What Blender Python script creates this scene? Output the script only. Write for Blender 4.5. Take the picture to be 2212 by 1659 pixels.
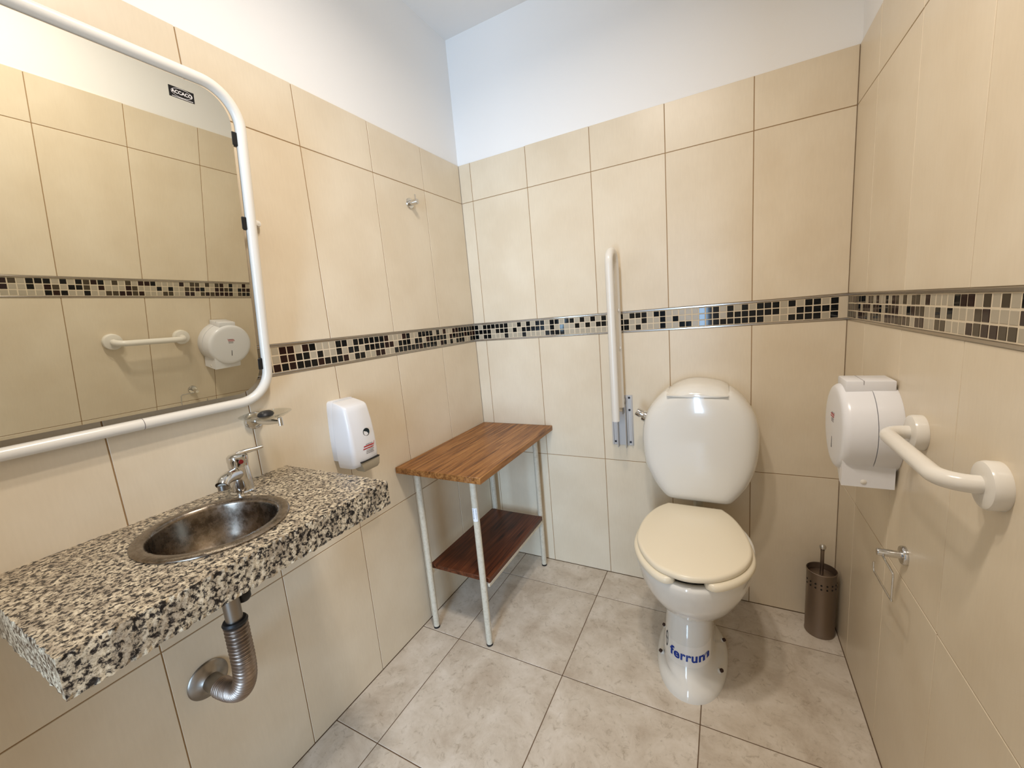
import bpy, bmesh, math, random
from mathutils import Vector, Matrix, Euler
from mathutils.bvhtree import BVHTree
random.seed(7)
sc = bpy.context.scene
for o in list(bpy.data.objects): bpy.data.objects.remove(o)
C = sc.collection
PI = math.pi

# ------------------------------------------------------------------ camera
cam = bpy.data.cameras.new('camera'); cam.sensor_width = 36; cam.lens = 874.96/2212*36
cam.clip_start = .02
co = bpy.data.objects.new('camera', cam); C.objects.link(co)
co.location = (1.1766, -1.8268, 1.3035); co.rotation_euler = (1.4065, .086, .4785)
sc.camera = co

# ------------------------------------------------------------------ world, lights, exposure
sc.view_settings.view_transform = 'Standard'; sc.view_settings.look = 'None'
sc.view_settings.gamma = 1; sc.view_settings.use_curve_mapping = False
sc.view_settings.exposure = 0.0
w = bpy.data.worlds.new('world'); sc.world = w; w.use_nodes = True
w.node_tree.nodes['Background'].inputs[0].default_value = (.72, .84, 1, 1)
w.node_tree.nodes['Background'].inputs[1].default_value = .35
def area(name, loc, rot, sx, sy, power, col, shape='RECTANGLE', spread=PI):
    l = bpy.data.lights.new(name, 'AREA'); l.shape = shape; l.size = sx
    if shape in ('RECTANGLE', 'ELLIPSE'): l.size_y = sy
    l.energy = power; l.color = col; l.spread = spread
    o = bpy.data.objects.new(name, l); C.objects.link(o); o.location = loc; o.rotation_euler = rot
    return o
WARM = (1, .905, .80)
area('ceiling_lamp', (.78, -1.20, 2.585), (0, 0, 0), .11, .11, 9.0, WARM, 'DISK', 2.88)
area('ceiling_lamp', (1.04, -1.32, 2.585), (0, 0, 0), .11, .11, 9.0, WARM, 'DISK', 2.88)
# daylight coming in through the open doorway behind the photographer
area('doorway_daylight', (1.14, -4.2, 1.15), (PI/2, 0, math.radians(6)), .65, 2.1, 126, (.50, .72, 1), 'RECTANGLE')

# ------------------------------------------------------------------ helpers
def lin(r, g, b):
    f = lambda c: (c/255/12.92) if c/255 <= .04045 else ((c/255+.055)/1.055)**2.4
    return (f(r), f(g), f(b), 1)
MATS = {}
def mat(name, col, rough=.5, metal=0, spec=.5, coat=0, trans=0, ior=1.45):
    m = bpy.data.materials.new(name); m.use_nodes = True
    b = m.node_tree.nodes['Principled BSDF']
    b.inputs['Base Color'].default_value = col; b.inputs['Roughness'].default_value = rough
    b.inputs['Metallic'].default_value = metal; b.inputs['Specular IOR Level'].default_value = spec
    b.inputs['Coat Weight'].default_value = coat; b.inputs['Transmission Weight'].default_value = trans
    b.inputs['IOR'].default_value = ior
    MATS[name] = m; return m
def nodes(m): return m.node_tree.nodes, m.node_tree.links, m.node_tree.nodes['Principled BSDF']
def ramp(N, stops):
    r = N.new('ShaderNodeValToRGB'); e = r.color_ramp.elements
    while len(e) > 1: e.remove(e[-1])
    e[0].position, e[0].color = stops[0]
    for p, c in stops[1:]:
        q = e.new(p); q.color = c
    return r
def coords(m, scale=(1, 1, 1), rnd=True):
    N, L, b = nodes(m)
    tc = N.new('ShaderNodeTexCoord'); mp = N.new('ShaderNodeMapping'); mp.inputs['Scale'].default_value = scale
    if rnd:
        oi = N.new('ShaderNodeObjectInfo'); mul = N.new('ShaderNodeVectorMath'); mul.operation = 'SCALE'
        mul.inputs[0].default_value = (31, 17, 23); L.new(oi.outputs['Random'], mul.inputs['Scale'])
        L.new(mul.outputs[0], mp.inputs['Location'])
    L.new(tc.outputs['Object'], mp.inputs['Vector']); return mp
def noise(m, mp, scale, detail=4, rough=.5, dist=0):
    N, L, b = nodes(m); n = N.new('ShaderNodeTexNoise')
    n.inputs['Scale'].default_value = scale; n.inputs['Detail'].default_value = detail
    n.inputs['Roughness'].default_value = rough; n.inputs['Distortion'].default_value = dist
    L.new(mp.outputs[0], n.inputs['Vector']); return n
def mix(m, a, b_, fac, mode='MIX'):
    N, L, b = nodes(m); x = N.new('ShaderNodeMix'); x.data_type = 'RGBA'; x.blend_type = mode
    for s, v in ((x.inputs[6], a), (x.inputs[7], b_), (x.inputs[0], fac)):
        if hasattr(v, 'is_linked') or hasattr(v, 'links'): L.new(v, s)
        else: s.default_value = v
    return x.outputs[2]
def bump(m, sock, strength, dist=.001):
    N, L, b = nodes(m); u = N.new('ShaderNodeBump'); u.inputs['Strength'].default_value = strength
    u.inputs['Distance'].default_value = dist; L.new(sock, u.inputs['Height']); L.new(u.outputs[0], b.inputs['Normal'])

M_plaster = mat('white_plaster', lin(242, 240, 237), .85, spec=.2)
n = noise(M_plaster, coords(M_plaster, rnd=False), 9, 6); bump(M_plaster, n.outputs['Fac'], .15, .004)
M_grout = mat('beige_grout', lin(158, 130, 96), .9, spec=.1)
M_floorgrout = mat('floor_grout', lin(112, 92, 74), .9, spec=.1)
M_mosgrout = mat('mosaic_grout', lin(214, 198, 172), .85, spec=.2)
# beige ceramic wall tile with a faint woven grain
M_tile = mat('beige_tile', lin(218, 203, 180), .30, spec=.38)
N, L, b = nodes(M_tile)
mp = coords(M_tile); big = noise(M_tile, mp, 5, 3)
mp2 = coords(M_tile, (60, 60, 9)); st = noise(M_tile, mp2, 3, 5)
r1 = ramp(N, [(.3, lin(220, 204, 178)), (.7, lin(228, 214, 190))]); L.new(big.outputs['Fac'], r1.inputs[0])
r2 = ramp(N, [(.3, (.965, .963, .96, 1)), (.7, (1, 1, 1, 1))]); L.new(st.outputs['Fac'], r2.inputs[0])
L.new(mix(M_tile, r1.outputs[0], r2.outputs[0], .8, 'MULTIPLY'), b.inputs['Base Color'])
bump(M_tile, st.outputs['Fac'], .03, .001)
# mottled travertine-look floor tile
M_floor = mat('mottled_floor_tile', lin(176, 160, 142), .38, spec=.35)
N, L, b = nodes(M_floor)
mp = coords(M_floor); f1 = noise(M_floor, mp, 7, 9, .68, .4); f2 = noise(M_floor, mp, 42, 9, .72, .8)
r1 = ramp(N, [(.33, lin(190, 175, 157)), (.5, lin(209, 197, 181)), (.68, lin(224, 214, 201))]); L.new(f1.outputs['Fac'], r1.inputs[0])
r2 = ramp(N, [(.33, (.62, .58, .53, 1)), (.45, (.97, .97, .96, 1)), (.62, (1, 1, 1, 1)), (.74, (1.0, 1.0, 1.0, 1))]); L.new(f2.outputs['Fac'], r2.inputs[0])
L.new(mix(M_floor, r1.outputs[0], r2.outputs[0], .75, 'MULTIPLY'), b.inputs['Base Color'])
bump(M_floor, f2.outputs['Fac'], .04, .001)
# granite
M_granite = mat('speckled_granite', lin(190, 175, 160), .28, spec=.5)
N, L, b = nodes(M_granite)
mp = coords(M_granite, (1, 1.0, 1), False); g1 = noise(M_granite, mp, 125, 6, .66, .35); g2 = noise(M_granite, mp, 330, 3, .6); g3 = noise(M_granite, mp, 38, 3, .5, .5)
r1 = ramp(N, [(.40, lin(24, 22, 24)), (.455, lin(76, 70, 66)), (.50, lin(188, 172, 145)), (.64, lin(224, 210, 184))]); L.new(g1.outputs['Fac'], r1.inputs[0])
r2 = ramp(N, [(.36, (.28, .26, .26, 1)), (.46, (1, 1, 1, 1))]); L.new(g2.outputs['Fac'], r2.inputs[0])
r3 = ramp(N, [(.40, (.60, .58, .58, 1)), (.58, (1, 1, 1, 1))]); L.new(g3.outputs['Fac'], r3.inputs[0])
q = mix(M_granite, r1.outputs[0], r2.outputs[0], .75, 'MULTIPLY')
L.new(mix(M_granite, q, r3.outputs[0], 1.0, 'MULTIPLY'), b.inputs['Base Color'])
def wood(name, dark, mid, light, sc_=(26, 1.6, 26)):
    m = mat(name, mid, .36, spec=.4); N, L, b = nodes(m)
    mp = coords(m, sc_, False); n1 = noise(m, mp, 1.6, 6, .6, .9); n2 = noise(m, coords(m, (150, 5, 150), False), 2.2, 4, .6)
    r1 = ramp(N, [(.34, dark), (.5, mid), (.68, light)]); L.new(n1.outputs['Fac'], r1.inputs[0])
    r2 = ramp(N, [(.35, (.62, .58, .55, 1)), (.55, (1, 1, 1, 1))]); L.new(n2.outputs['Fac'], r2.inputs[0])
    L.new(mix(m, r1.outputs[0], r2.outputs[0], .7, 'MULTIPLY'), b.inputs['Base Color']); return m
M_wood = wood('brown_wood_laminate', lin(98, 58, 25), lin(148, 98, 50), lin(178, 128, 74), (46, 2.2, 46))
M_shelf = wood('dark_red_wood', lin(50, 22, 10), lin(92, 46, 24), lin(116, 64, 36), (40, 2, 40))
M_porc = mat('ivory_porcelain', lin(233, 230, 222), .12, spec=.55, coat=.4)
M_seat = mat('cream_plastic', lin(238, 227, 203), .27, spec=.45)
M_white = mat('white_enamel', lin(226, 220, 209), .22, spec=.5)
M_plastic = mat('white_plastic', lin(230, 229, 230), .25, spec=.5)
M_chrome = mat('chrome', (.66, .65, .63, 1), .10, 1)
M_steel = mat('brushed_steel', (.32, .29, .255, 1), .33, 1)
M_trim = mat('steel_trim', (.47, .43, .38, 1), .22, 1)
M_zinc = mat('zinc_plate', lin(198, 194, 190), .42, .2)
M_brush = mat('dull_steel', (.30, .245, .205, 1), .38, 1)
M_basin = mat('stained_steel', (.42, .37, .31, 1), .27, 1)
N, L, b = nodes(M_basin); nb = noise(M_basin, coords(M_basin, rnd=False), 60, 6, .65)
r1 = ramp(N, [(.3, (.15, .12, .09, 1)), (.7, (.34, .29, .24, 1))]); L.new(nb.outputs['Fac'], r1.inputs[0]); L.new(r1.outputs[0], b.inputs['Base Color'])
r2 = ramp(N, [(.3, (.20, .2, .2, 1)), (.7, (.34, .34, .34, 1))]); L.new(nb.outputs['Fac'], r2.inputs[0]); L.new(r2.outputs[0], b.inputs['Roughness'])
M_mirror = mat('mirror_glass', (.86, .865, .80, 1), .008, 1)
M_leg = mat('offwhite_leg_paint', lin(196, 190, 178), .4, spec=.4)
N, L, b = nodes(M_leg); nb = noise(M_leg, coords(M_leg), 90, 6, .75)
r1 = ramp(N, [(.30, lin(120, 98, 78)), (.38, lin(192, 182, 162)), (.6, lin(206, 197, 178))]); L.new(nb.outputs['Fac'], r1.inputs[0]); L.new(r1.outputs[0], b.inputs['Base Color'])
M_black = mat('black_rubber', lin(20, 19, 20), .45)
M_blackglos = mat('black_gloss', lin(12, 11, 14), .15)
M_taupe = mat('taupe_plastic', lin(158, 146, 124), .4)
M_red = mat('red_ink', lin(178, 36, 38), .5); M_grey = mat('grey_ink', lin(120, 112, 112), .6)
M_dark = mat('dark_ink', lin(44, 42, 48), .6); M_blue = mat('blue_ink', lin(20, 56, 150), .4)
M_lblgrey = mat('pale_ink', lin(214, 208, 204), .5); M_sticker = mat('white_sticker', lin(236, 238, 242), .35)
M_film = mat('clear_sticker_film', lin(240, 236, 228), .22, spec=.5)
M_scratch = mat('pale_scratch', lin(150, 104, 78), .6)
M_rust = mat('rusty_bolt', lin(62, 40, 30), .5, .4)
M_reddot = mat('red_dot', lin(112, 18, 22), .35)
M_window = mat('smoked_window', lin(30, 42, 44), .3, spec=.3)
M_pvc = mat('beige_pipe', lin(206, 196, 172), .4)
M_glass = mat('clear_glass', (.96, .98, .97, 1), .02)
N, L, b = nodes(M_glass); tr = N.new('ShaderNodeBsdfTransparent'); tr.inputs[0].default_value = (.94, .95, .94, 1)
gl_ = N.new('ShaderNodeBsdfGlossy'); gl_.inputs['Roughness'].default_value = .03; fr = N.new('ShaderNodeLayerWeight'); fr.inputs[0].default_value = .12
ms = N.new('ShaderNodeMixShader'); L.new(fr.outputs['Facing'], ms.inputs[0]); L.new(tr.outputs[0], ms.inputs[1]); L.new(gl_.outputs[0], ms.inputs[2])
L.new(ms.outputs[0], N['Material Output'].inputs['Surface'])
M_mos = {'K': mat('black_glass_tile', lin(9, 12, 14), .06, spec=.38), 'B': mat('brown_glass_tile', lin(40, 22, 19), .12, spec=.3),
         'G': mat('grey_glass_tile', lin(70, 60, 46), .16, spec=.3), 'L': mat('frosted_greige_glass_tile', lin(172, 161, 141), .24, spec=.4)}

WL = {}
def wloc(o): return WL.get(o, Vector((0, 0, 0))) if o else Vector((0, 0, 0))
def link(name, me, parent=None):
    o = bpy.data.objects.new(name, me); C.objects.link(o)
    if parent is not None:
        o.parent = parent; o.location = -wloc(parent)
    WL[o] = Vector((0, 0, 0)); return o
def obj(name, v, f, m, parent=None, smooth=False, ang=40):
    me = bpy.data.meshes.new(name); me.from_pydata([tuple(p) for p in v], [], f); me.validate()
    bm = bmesh.new(); bm.from_mesh(me); bmesh.ops.remove_doubles(bm, verts=bm.verts, dist=1e-6)
    bmesh.ops.recalc_face_normals(bm, faces=bm.faces); bm.to_mesh(me); bm.free()
    me.materials.append(m)
    if smooth:
        for p in me.polygons: p.use_smooth = True
        me.set_sharp_from_angle(angle=math.radians(ang))
    return link(name, me, parent)
def thing(name, label, cat, loc, group=None):
    o = bpy.data.objects.new(name, None); C.objects.link(o); o.location = loc; o.empty_display_size = .05
    o['label'] = label; o['category'] = cat
    if group: o['group'] = group
    WL[o] = Vector(loc); return o
def tag(o, label, cat, group=None):
    o['label'] = label; o['category'] = cat
    if group: o['group'] = group
    return o
def struct(o): o['kind'] = 'structure'; return o
def boxvf(lo, hi, bev=0, seg=2, xf=None):
    bm = bmesh.new(); bmesh.ops.create_cube(bm, size=1)
    s = [hi[i]-lo[i] for i in range(3)]; c = [(hi[i]+lo[i])/2 for i in range(3)]
    for v in bm.verts: v.co = Vector([v.co[i]*s[i]+c[i] for i in range(3)])
    if bev: bmesh.ops.bevel(bm, geom=bm.edges[:], offset=bev, segments=seg, profile=.5, affect='EDGES')
    bm.verts.ensure_lookup_table()
    v = [x.co.copy() for x in bm.verts]
    if xf is not None: v = [xf @ x for x in v]
    f = [[x.index for x in p.verts] for p in bm.faces]; bm.free(); return v, f
def box(name, lo, hi, m, parent=None, bev=0, seg=2, xf=None):
    v, f = boxvf(lo, hi, bev, seg, xf); return obj(name, v, f, m, parent, bool(bev))
def join(*parts):
    V, F = [], []
    for v, f in parts:
        k = len(V); V += list(v); F += [[i+k for i in q] for q in f]
    return V, F
def crom(P, n=8, closed=False):
    P = [Vector(p) for p in P]; out = []; N_ = len(P); rng = N_ if closed else N_-1
    g = lambda i: P[i % N_] if closed else P[max(0, min(N_-1, i))]
    for i in range(rng):
        a, b_, c, d = g(i-1), g(i), g(i+1), g(i+2)
        for k in range(n):
            t = k/n
            out.append(.5*((2*b_)+(c-a)*t+(2*a-5*b_+4*c-d)*t*t+(3*b_-a-3*c+d)*t**3))
    if not closed: out.append(P[-1])
    return out
def tubevf(path, r, seg=16, cap=True, closed=False):
    P = [Vector(p) for p in path]; n = len(P); R = r if hasattr(r, '__len__') else [r]*n
    T = []
    for i in range(n):
        a = P[i-1] if (i or closed) else P[0]; b_ = P[(i+1) % n] if (i < n-1 or closed) else P[-1]
        T.append((b_-a).normalized())
    up = Vector((0, 0, 1)) if abs(T[0].z) < .9 else Vector((1, 0, 0))
    u = T[0].cross(up).normalized(); V, F = [], []
    for i in range(n):
        u = (u-T[i]*u.dot(T[i])).normalized(); w_ = T[i].cross(u)
        for k in range(seg):
            a = 2*PI*k/seg; V.append(P[i]+(u*math.cos(a)+w_*math.sin(a))*R[i])
    for i in range(n if closed else n-1):
        j = (i+1) % n
        for k in range(seg):
            F.append([i*seg+k, i*seg+(k+1) % seg, j*seg+(k+1) % seg, j*seg+k])
    if cap and not closed:
        F.append(list(range(seg))[::-1]); F.append([(n-1)*seg+k for k in range(seg)])
    return V, F
def tube(name, path, r, m, parent=None, seg=16, cap=True, closed=False):
    v, f = tubevf(path, r, seg, cap, closed); return obj(name, v, f, m, parent, True)
def lathevf(prof, base, axis, seg=32, a0=0, a1=2*PI):
    ax = Vector(axis).normalized(); up = Vector((0, 0, 1)) if abs(ax.z) < .9 else Vector((1, 0, 0))
    u = ax.cross(up).normalized(); w_ = ax.cross(u); B = Vector(base); V, F = [], []
    n = len(prof)
    for r, h in prof:
        for k in range(seg):
            a = a0+(a1-a0)*k/seg; V.append(B+ax*h+(u*math.cos(a)+w_*math.sin(a))*max(r, 1e-5))
    for i in range(n-1):
        for k in range(seg): F.append([i*seg+k, i*seg+(k+1) % seg, (i+1)*seg+(k+1) % seg, (i+1)*seg+k])
    if prof[0][0] > 1e-4: F.append(list(range(seg)))
    if prof[-1][0] > 1e-4: F.append([(n-1)*seg+k for k in range(seg)])
    return V, F
def lathe(name, prof, base, axis, m, parent=None, seg=32, ang=40):
    v, f = lathevf(prof, base, axis, seg); return obj(name, v, f, m, parent, True, ang)
def loftvf(rings, cap0=True, cap1=True):
    n = len(rings[0]); V = [p for r in rings for p in r]; F = []
    for i in range(len(rings)-1):
        for k in range(n): F.append([i*n+k, i*n+(k+1) % n, (i+1)*n+(k+1) % n, (i+1)*n+k])
    def cap(i):
        c = sum((Vector(p) for p in rings[i]), Vector())/n; V.append(c); j = len(V)-1
        for k in range(n): F.append([i*n+k, i*n+(k+1) % n, j])
    if cap0: cap(0)
    if cap1: cap(len(rings)-1)
    return V, F
def loft(name, rings, m, parent=None, cap0=True, cap1=True, ang=50):
    v, f = loftvf(rings, cap0, cap1); return obj(name, v, f, m, parent, True, ang)
def text_vf(s, size, offset=0, space=1.0):
    cu = bpy.data.curves.new('text', 'FONT'); cu.body = s; cu.size = size; cu.offset = offset; cu.align_x = 'CENTER'; cu.align_y = 'CENTER'
    cu.space_character = space; cu.resolution_u = 4
    o = bpy.data.objects.new('text', cu); C.objects.link(o)
    dg = bpy.context.evaluated_depsgraph_get(); me = bpy.data.meshes.new_from_object(o.evaluated_get(dg))
    v = [x.co.copy() for x in me.vertices]; f = [list(p.vertices) for p in me.polygons]
    bpy.data.objects.remove(o); bpy.data.curves.remove(cu); bpy.data.meshes.remove(me); return v, f
def place(vf, org, u, v_, off=0.0):
    """flat print: local x,y onto axes u,v at org, with a hair of thickness along u x v"""
    u = Vector(u).normalized(); v_ = Vector(v_).normalized(); n_ = u.cross(v_); O = Vector(org)+n_*off
    return [O+u*p[0]+v_*p[1]+n_*p[2] for p in vf[0]], vf[1]
def quadvf(pts, t=.0004):
    """thin slab from a 2-D polygon"""
    n = len(pts); V = [Vector((x, y, 0)) for x, y in pts]+[Vector((x, y, t)) for x, y in pts]
    F = [list(range(n))[::-1], [n+i for i in range(n)]]+[[i, (i+1) % n, n+(i+1) % n, n+i] for i in range(n)]
    return V, F

# ------------------------------------------------------------------ room numbers
RW, YF, ZC = 1.5559, -2.50, 2.625
Z2, ZMB, ZMT, Z1, ZT = .5956, 1.191, 1.2848, 1.8843, 2.0631
TW = .30; XB0 = .0657; YL0 = -.2927; YR0 = -.207; GAP = .0027; TH = .008
DX0, DX1, DZ1 = .47, 1.02, 2.05       # doorway in the wall behind the photographer

floor = struct(box('floor', (-.12, YF-.12, -.06), (RW+.12, .12, -.0012), M_floorgrout))
ceiling = struct(box('ceiling', (-.12, YF-.12, ZC), (RW+.12, .12, ZC+.06), M_plaster))
wall_left = struct(box('wall_left', (-.12, YF-.12, -.06), (-TH+.002, .12, ZC+.02), M_plaster))
wall_right = struct(box('wall_right', (RW+TH-.002, YF-.12, -.06), (RW+.12, .12, ZC+.02), M_plaster))
wall_back = struct(box('wall_back', (-.11, TH-.002, -.06), (RW+.11, .12, ZC+.02), M_plaster))
V, F = join(boxvf((-.11, YF-.12, -.06), (DX0, YF, ZC+.02)), boxvf((DX1, YF-.12, -.06), (RW+.11, YF, ZC+.02)), boxvf((DX0, YF-.12, DZ1), (DX1, YF, ZC+.02)))
wall_front = struct(obj('wall_front', V, F, M_plaster))

# wall frames: u along the wall from the far corner, v up, n into the room
FR = {'back': (Vector((0, 0, 0)), Vector((1, 0, 0)), Vector((0, -1, 0))),
      'left': (Vector((0, 0, 0)), Vector((0, -1, 0)), Vector((1, 0, 0))),
      'right': (Vector((RW, 0, 0)), Vector((0, -1, 0)), Vector((-1, 0, 0)))}
WALLS = {'back': wall_back, 'left': wall_left, 'right': wall_right}
LEN = {'back': RW, 'left': -YF, 'right': -YF}
def wallbox(name, side, u0, u1, z0, z1, n0, n1, m, bev=0):
    O, U, Nn = FR[side]; a = O+U*u0+Nn*n0; b_ = O+U*u1+Nn*n1
    lo = [min(a[i], b_[i]) for i in range(3)]; hi = [max(a[i], b_[i]) for i in range(3)]
    lo[2], hi[2] = z0, z1; return box(name, lo, hi, m, WALLS[side], bev, 1)
BOXM = {}
def tilemesh(dims, m, bev, nm):
    key = (tuple(round(d, 4) for d in dims), m.name)
    if key not in BOXM:
        v, f = boxvf([-d/2 for d in dims], [d/2 for d in dims], bev, 1)
        me = bpy.data.meshes.new(nm); me.from_pydata([tuple(p) for p in v], [], f); me.materials.append(m); BOXM[key] = me
    return BOXM[key]
def piece(name, me, parent, loc):
    o = bpy.data.objects.new(name, me); C.objects.link(o); o.parent = parent; o.location = loc; return o
ROWS = [(0.0, Z2), (Z2, ZMB), (ZMT, Z1), (Z1, ZT)]
for side, first in (('back', XB0), ('left', -YL0), ('right', -YR0)):
    O, U, Nn = FR[side]; Lw = LEN[side]
    wallbox('grout', side, 0, Lw, 0, ZT-.001, -TH+.001, -.0016, M_grout)
    cuts = [0, first]
    while cuts[-1]+TW < Lw-.01: cuts.append(cuts[-1]+TW)
    cuts.append(Lw)
    for u0, u1 in zip(cuts, cuts[1:]):
        for z0, z1 in ROWS:
            a = u0+(GAP/2 if u0 > 0 else .001); c = u1-GAP/2
            zz0 = z0+(GAP/2 if z0 not in (ZMT,) else 0); zz1 = z1-(GAP/2 if z1 not in (ZMB, ZT) else 0)
            if z1 == ZT: zz1 += random.uniform(-.0012, .0012)
            du = c-a; dz = zz1-zz0; t = .006
            dims = (du, t, dz) if side == 'back' else (t, du, dz)
            me = tilemesh(dims, M_tile, .0009, 'wall_tile')
            loc = O+U*((a+c)/2)+Nn*(-t/2+random.uniform(-.0003, .0002)); loc.z = (zz0+zz1)/2
            piece('wall_tile', me, WALLS[side], loc)
# mosaic border: three rows of small glass squares between two steel strips
PAT = {
 'back': ['KLKKKKKKLLKLKLKKLKKLKKLKLKLK'+'LK'+'KLKKKLKKLLLLLKKKL'+'KLKLKKKLKLKKLKL',
          'KKKKLKKKLKLKKKKKLKLKLLKLKLKK'+'KL'+'KKLLKLLKLKLLLKKKL'+'KKKKKKKLLKKKKKK',
          'KLKKLLLKLLLKLLLLKKKKLLLLLLLL'+'LK'+'KKLKLLLKLLKKLKKKK'+'KKKKKLLLKKKKLKK'],
 'left': ['KKKKKKKKLLKLKLKKKKLLKKLLLKKKK'+'K'+'KKLKKLLLKKLKKL',
          'KKKKKKKKKLKKKKKKLKKLKKKLKKKKKK'+'LKKLKLLKLKKKKL',
          'KKLLKKKLKLKKLKKKKKKKKKKKLLKKLL'+'KKLKKKKKKKKKKK'],
 'right': ['GGBBGKKKLBGLBLLKLBGLGLGGLBLLLL'+'KBBLGLGLK'+'BGKLKLKKKLGB',
           'BGKBGKLBBBLBBKLKGBBLLKBGGLLKLK'+'LLLGBLLLB'+'LGKKLGBLKLLB',
           'KKKBLBBBKLGKKGLBBBBGBGLBBLLGGL'+'LLBGBBGGL'+'LKLLKBKLLLLLB']}
PITCH = .0251; TS = .0218; ST = (ZMT-ZMB-3*PITCH)/2
for side in ('back', 'left', 'right'):
    O, U, Nn = FR[side]; Lw = LEN[side]
    wallbox('mosaic_grout', side, 0, Lw, ZMB+ST*.6, ZMT-ST*.6, -TH+.0015, -.0008, M_mosgrout)
    for z in (ZMB, ZMT-ST):
        wallbox('steel_strip', side, 0, Lw, z+.0004, z+ST-.0004, -TH+.002, .0022, M_trim, .0018)
    ncol = min(int(Lw/PITCH), 98); rnd = random.Random(3)
    for r in range(3):
        pat = PAT[side][r]
        for c in range(ncol):
            k = pat[c] if c < len(pat) else rnd.choice('KKBGLLL')
            if side == 'left' and k == 'K': k = rnd.choice('KKKB')
            sz = TS+rnd.uniform(-.0006, .0005)*0
            dims = (TS, .005, TS) if side == 'back' else (.005, TS, TS)
            me = tilemesh(dims, M_mos[k], .0007, 'mosaic_tile')
            dep = -.0026-.0002*(k == 'L')+rnd.uniform(-.0003, .0003)
            loc = O+U*((c+.5)*PITCH+rnd.uniform(-.0004, .0004))+Nn*dep; loc.z = ZMB+ST+PITCH*(2-r+.5)+rnd.uniform(-.0004, .0004)
            piece('mosaic_tile', me, WALLS[side], loc)
# floor tiles on the room's grid
FX0, FY0, FT = .1905, -.194, .4577
xs = [0]+[FX0+i*FT for i in range(3)]+[RW]; ys = [0, FY0]
while ys[-1]-FT > YF: ys.append(ys[-1]-FT)
ys.append(YF-.05)
for x0, x1 in zip(xs, xs[1:]):
    for y1, y0 in zip(ys, ys[1:]):
        dims = (x1-x0-.003, y1-y0-.003, .01)
        if min(dims) <= 0: continue
        piece('floor_tile', tilemesh(dims, M_floor, .0009, 'floor_tile'), floor, ((x0+x1)/2, (y0+y1)/2, -.005+random.uniform(-.0003, .0)))

# ------------------------------------------------------------------ granite worktop with steel basin, tap, drain
CT, CB = .920, .855; CX1, CY0, CY1 = .411, -1.7095, -1.118
BC = Vector((.211, -1.420)); BA, BB = .151, .137
bm = bmesh.new(); ny, nx, nz = 60, 40, 8; rg = random.Random(5)
def ctop():
    """slab with an oval hole: outer boundary ring lofted to hole ring, plus rough broken edges"""
    n = 160; outer = []; hole = []
    # outer rectangle sampled by perimeter, hole sampled by matching angle
    per = []
    def seg(a, b_, k):
        for i in range(k): per.append((a[0]+(b_[0]-a[0])*i/k, a[1]+(b_[1]-a[1])*i/k))
    A_, B_, C_, D_ = (0, CY1), (CX1, CY1), (CX1, CY0), (0, CY0)
    seg(A_, B_, 60); seg(B_, C_, 90); seg(C_, D_, 60); seg(D_, A_, 30)
    n = len(per); hr = .93
    angs = [math.atan2((p[1]-BC.y)/BB, (p[0]-BC.x)/BA) for p in per]
    holep = [(BC.x+BA*hr*math.cos(a), BC.y+BB*hr*math.sin(a)) for a in angs]
    V, F = [], []; K = 7
    rough = []
    for i, p in enumerate(per):
        rr = 0 if p[0] < .004 else 1
        rough.append([rg.uniform(-.0028, .0008)*rr for _ in range(K+1)])
    def outw(p):
        nx_ = 1 if p[0] >= CX1-1e-6 else 0
        ny_ = 1 if p[1] >= CY1-1e-6 else (-1 if p[1] <= CY0+1e-6 else 0)
        return nx_, ny_
    rows = []
    rows.append([(h[0], h[1], CT) for h in holep])
    rows.append([((h[0]*.4+p[0]*.6), (h[1]*.4+p[1]*.6), CT) for h, p in zip(holep, per)])
    for k in range(K+1):
        z = CT+(CB-CT)*k/K; row = []
        for i, p in enumerate(per):
            a, b_ = outw(p); d = rough[i][k]*(.18 if 0 < k < K else 1.0)
            zz = z+(rg.uniform(-.0016, .0) if k == 0 and d else rg.uniform(-.0015, .0022) if k == K and d else 0)
            row.append((p[0]+a*d, p[1]+b_*d, zz))
        rows.append(row)
    rows.append([(h[0], h[1], CB) for h in holep])
    for row in rows: V += row
    R_ = len(rows)
    for r in range(R_):
        s = (r+1) % R_
        for i in range(n):
            j = (i+1) % n; F.append([r*n+i, r*n+j, s*n+j, s*n+i])
    return V, F
V, F = ctop()
ct = obj('worktop', V, F, M_granite)
tag(ct, 'speckled brown and black granite vanity slab with rough edges below mirror', 'countertop')
ell = lambda s, z, n=64: [Vector((BC.x+BA*s*math.cos(2*PI*k/n), BC.y+BB*s*math.sin(2*PI*k/n), z)) for k in range(n)]
basin = thing('wash_basin', 'round stained stainless steel basin set into the granite slab', 'sink', (BC.x, BC.y, CT))
rings = [ell(.925, CT-.004), ell(1.0, CT+.0008), ell(1.0, CT+.003), ell(.97, CT+.0055), ell(.87, CT+.006), ell(.835, CT+.004), ell(.82, CT-.004),
         ell(.80, CT-.03), ell(.74, CT-.065), ell(.62, CT-.098), ell(.42, CT-.12), ell(.2, CT-.13), ell(.12, CT-.132)]
obj('bowl', *loftvf(rings, False, True), M_basin, basin, True, 60)
lathe('drain_grate', [(.0, .002), (.012, .003), (.020, .0035), (.022, .0015), (.022, 0)], (BC.x, BC.y, CT-.1325), (0, 0, 1), M_chrome, basin)
drain = thing('drain_pipe', 'chrome drain pipe with corrugated metal hose running from basin to wall', 'pipe', (BC.x, BC.y, .45))
PX = .203
lathe('tailpipe', [(.017, 0), (.017, .104)], (PX, -1.42, .684), (0, 0, 1), M_steel, drain, 24)
lathe('rubber_seal', [(.018, 0), (.0245, .002), (.0255, .006), (.0225, .011), (.017, .012)], (PX, -1.42, .680), (0, 0, 1), M_black, drain, 24)
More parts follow.
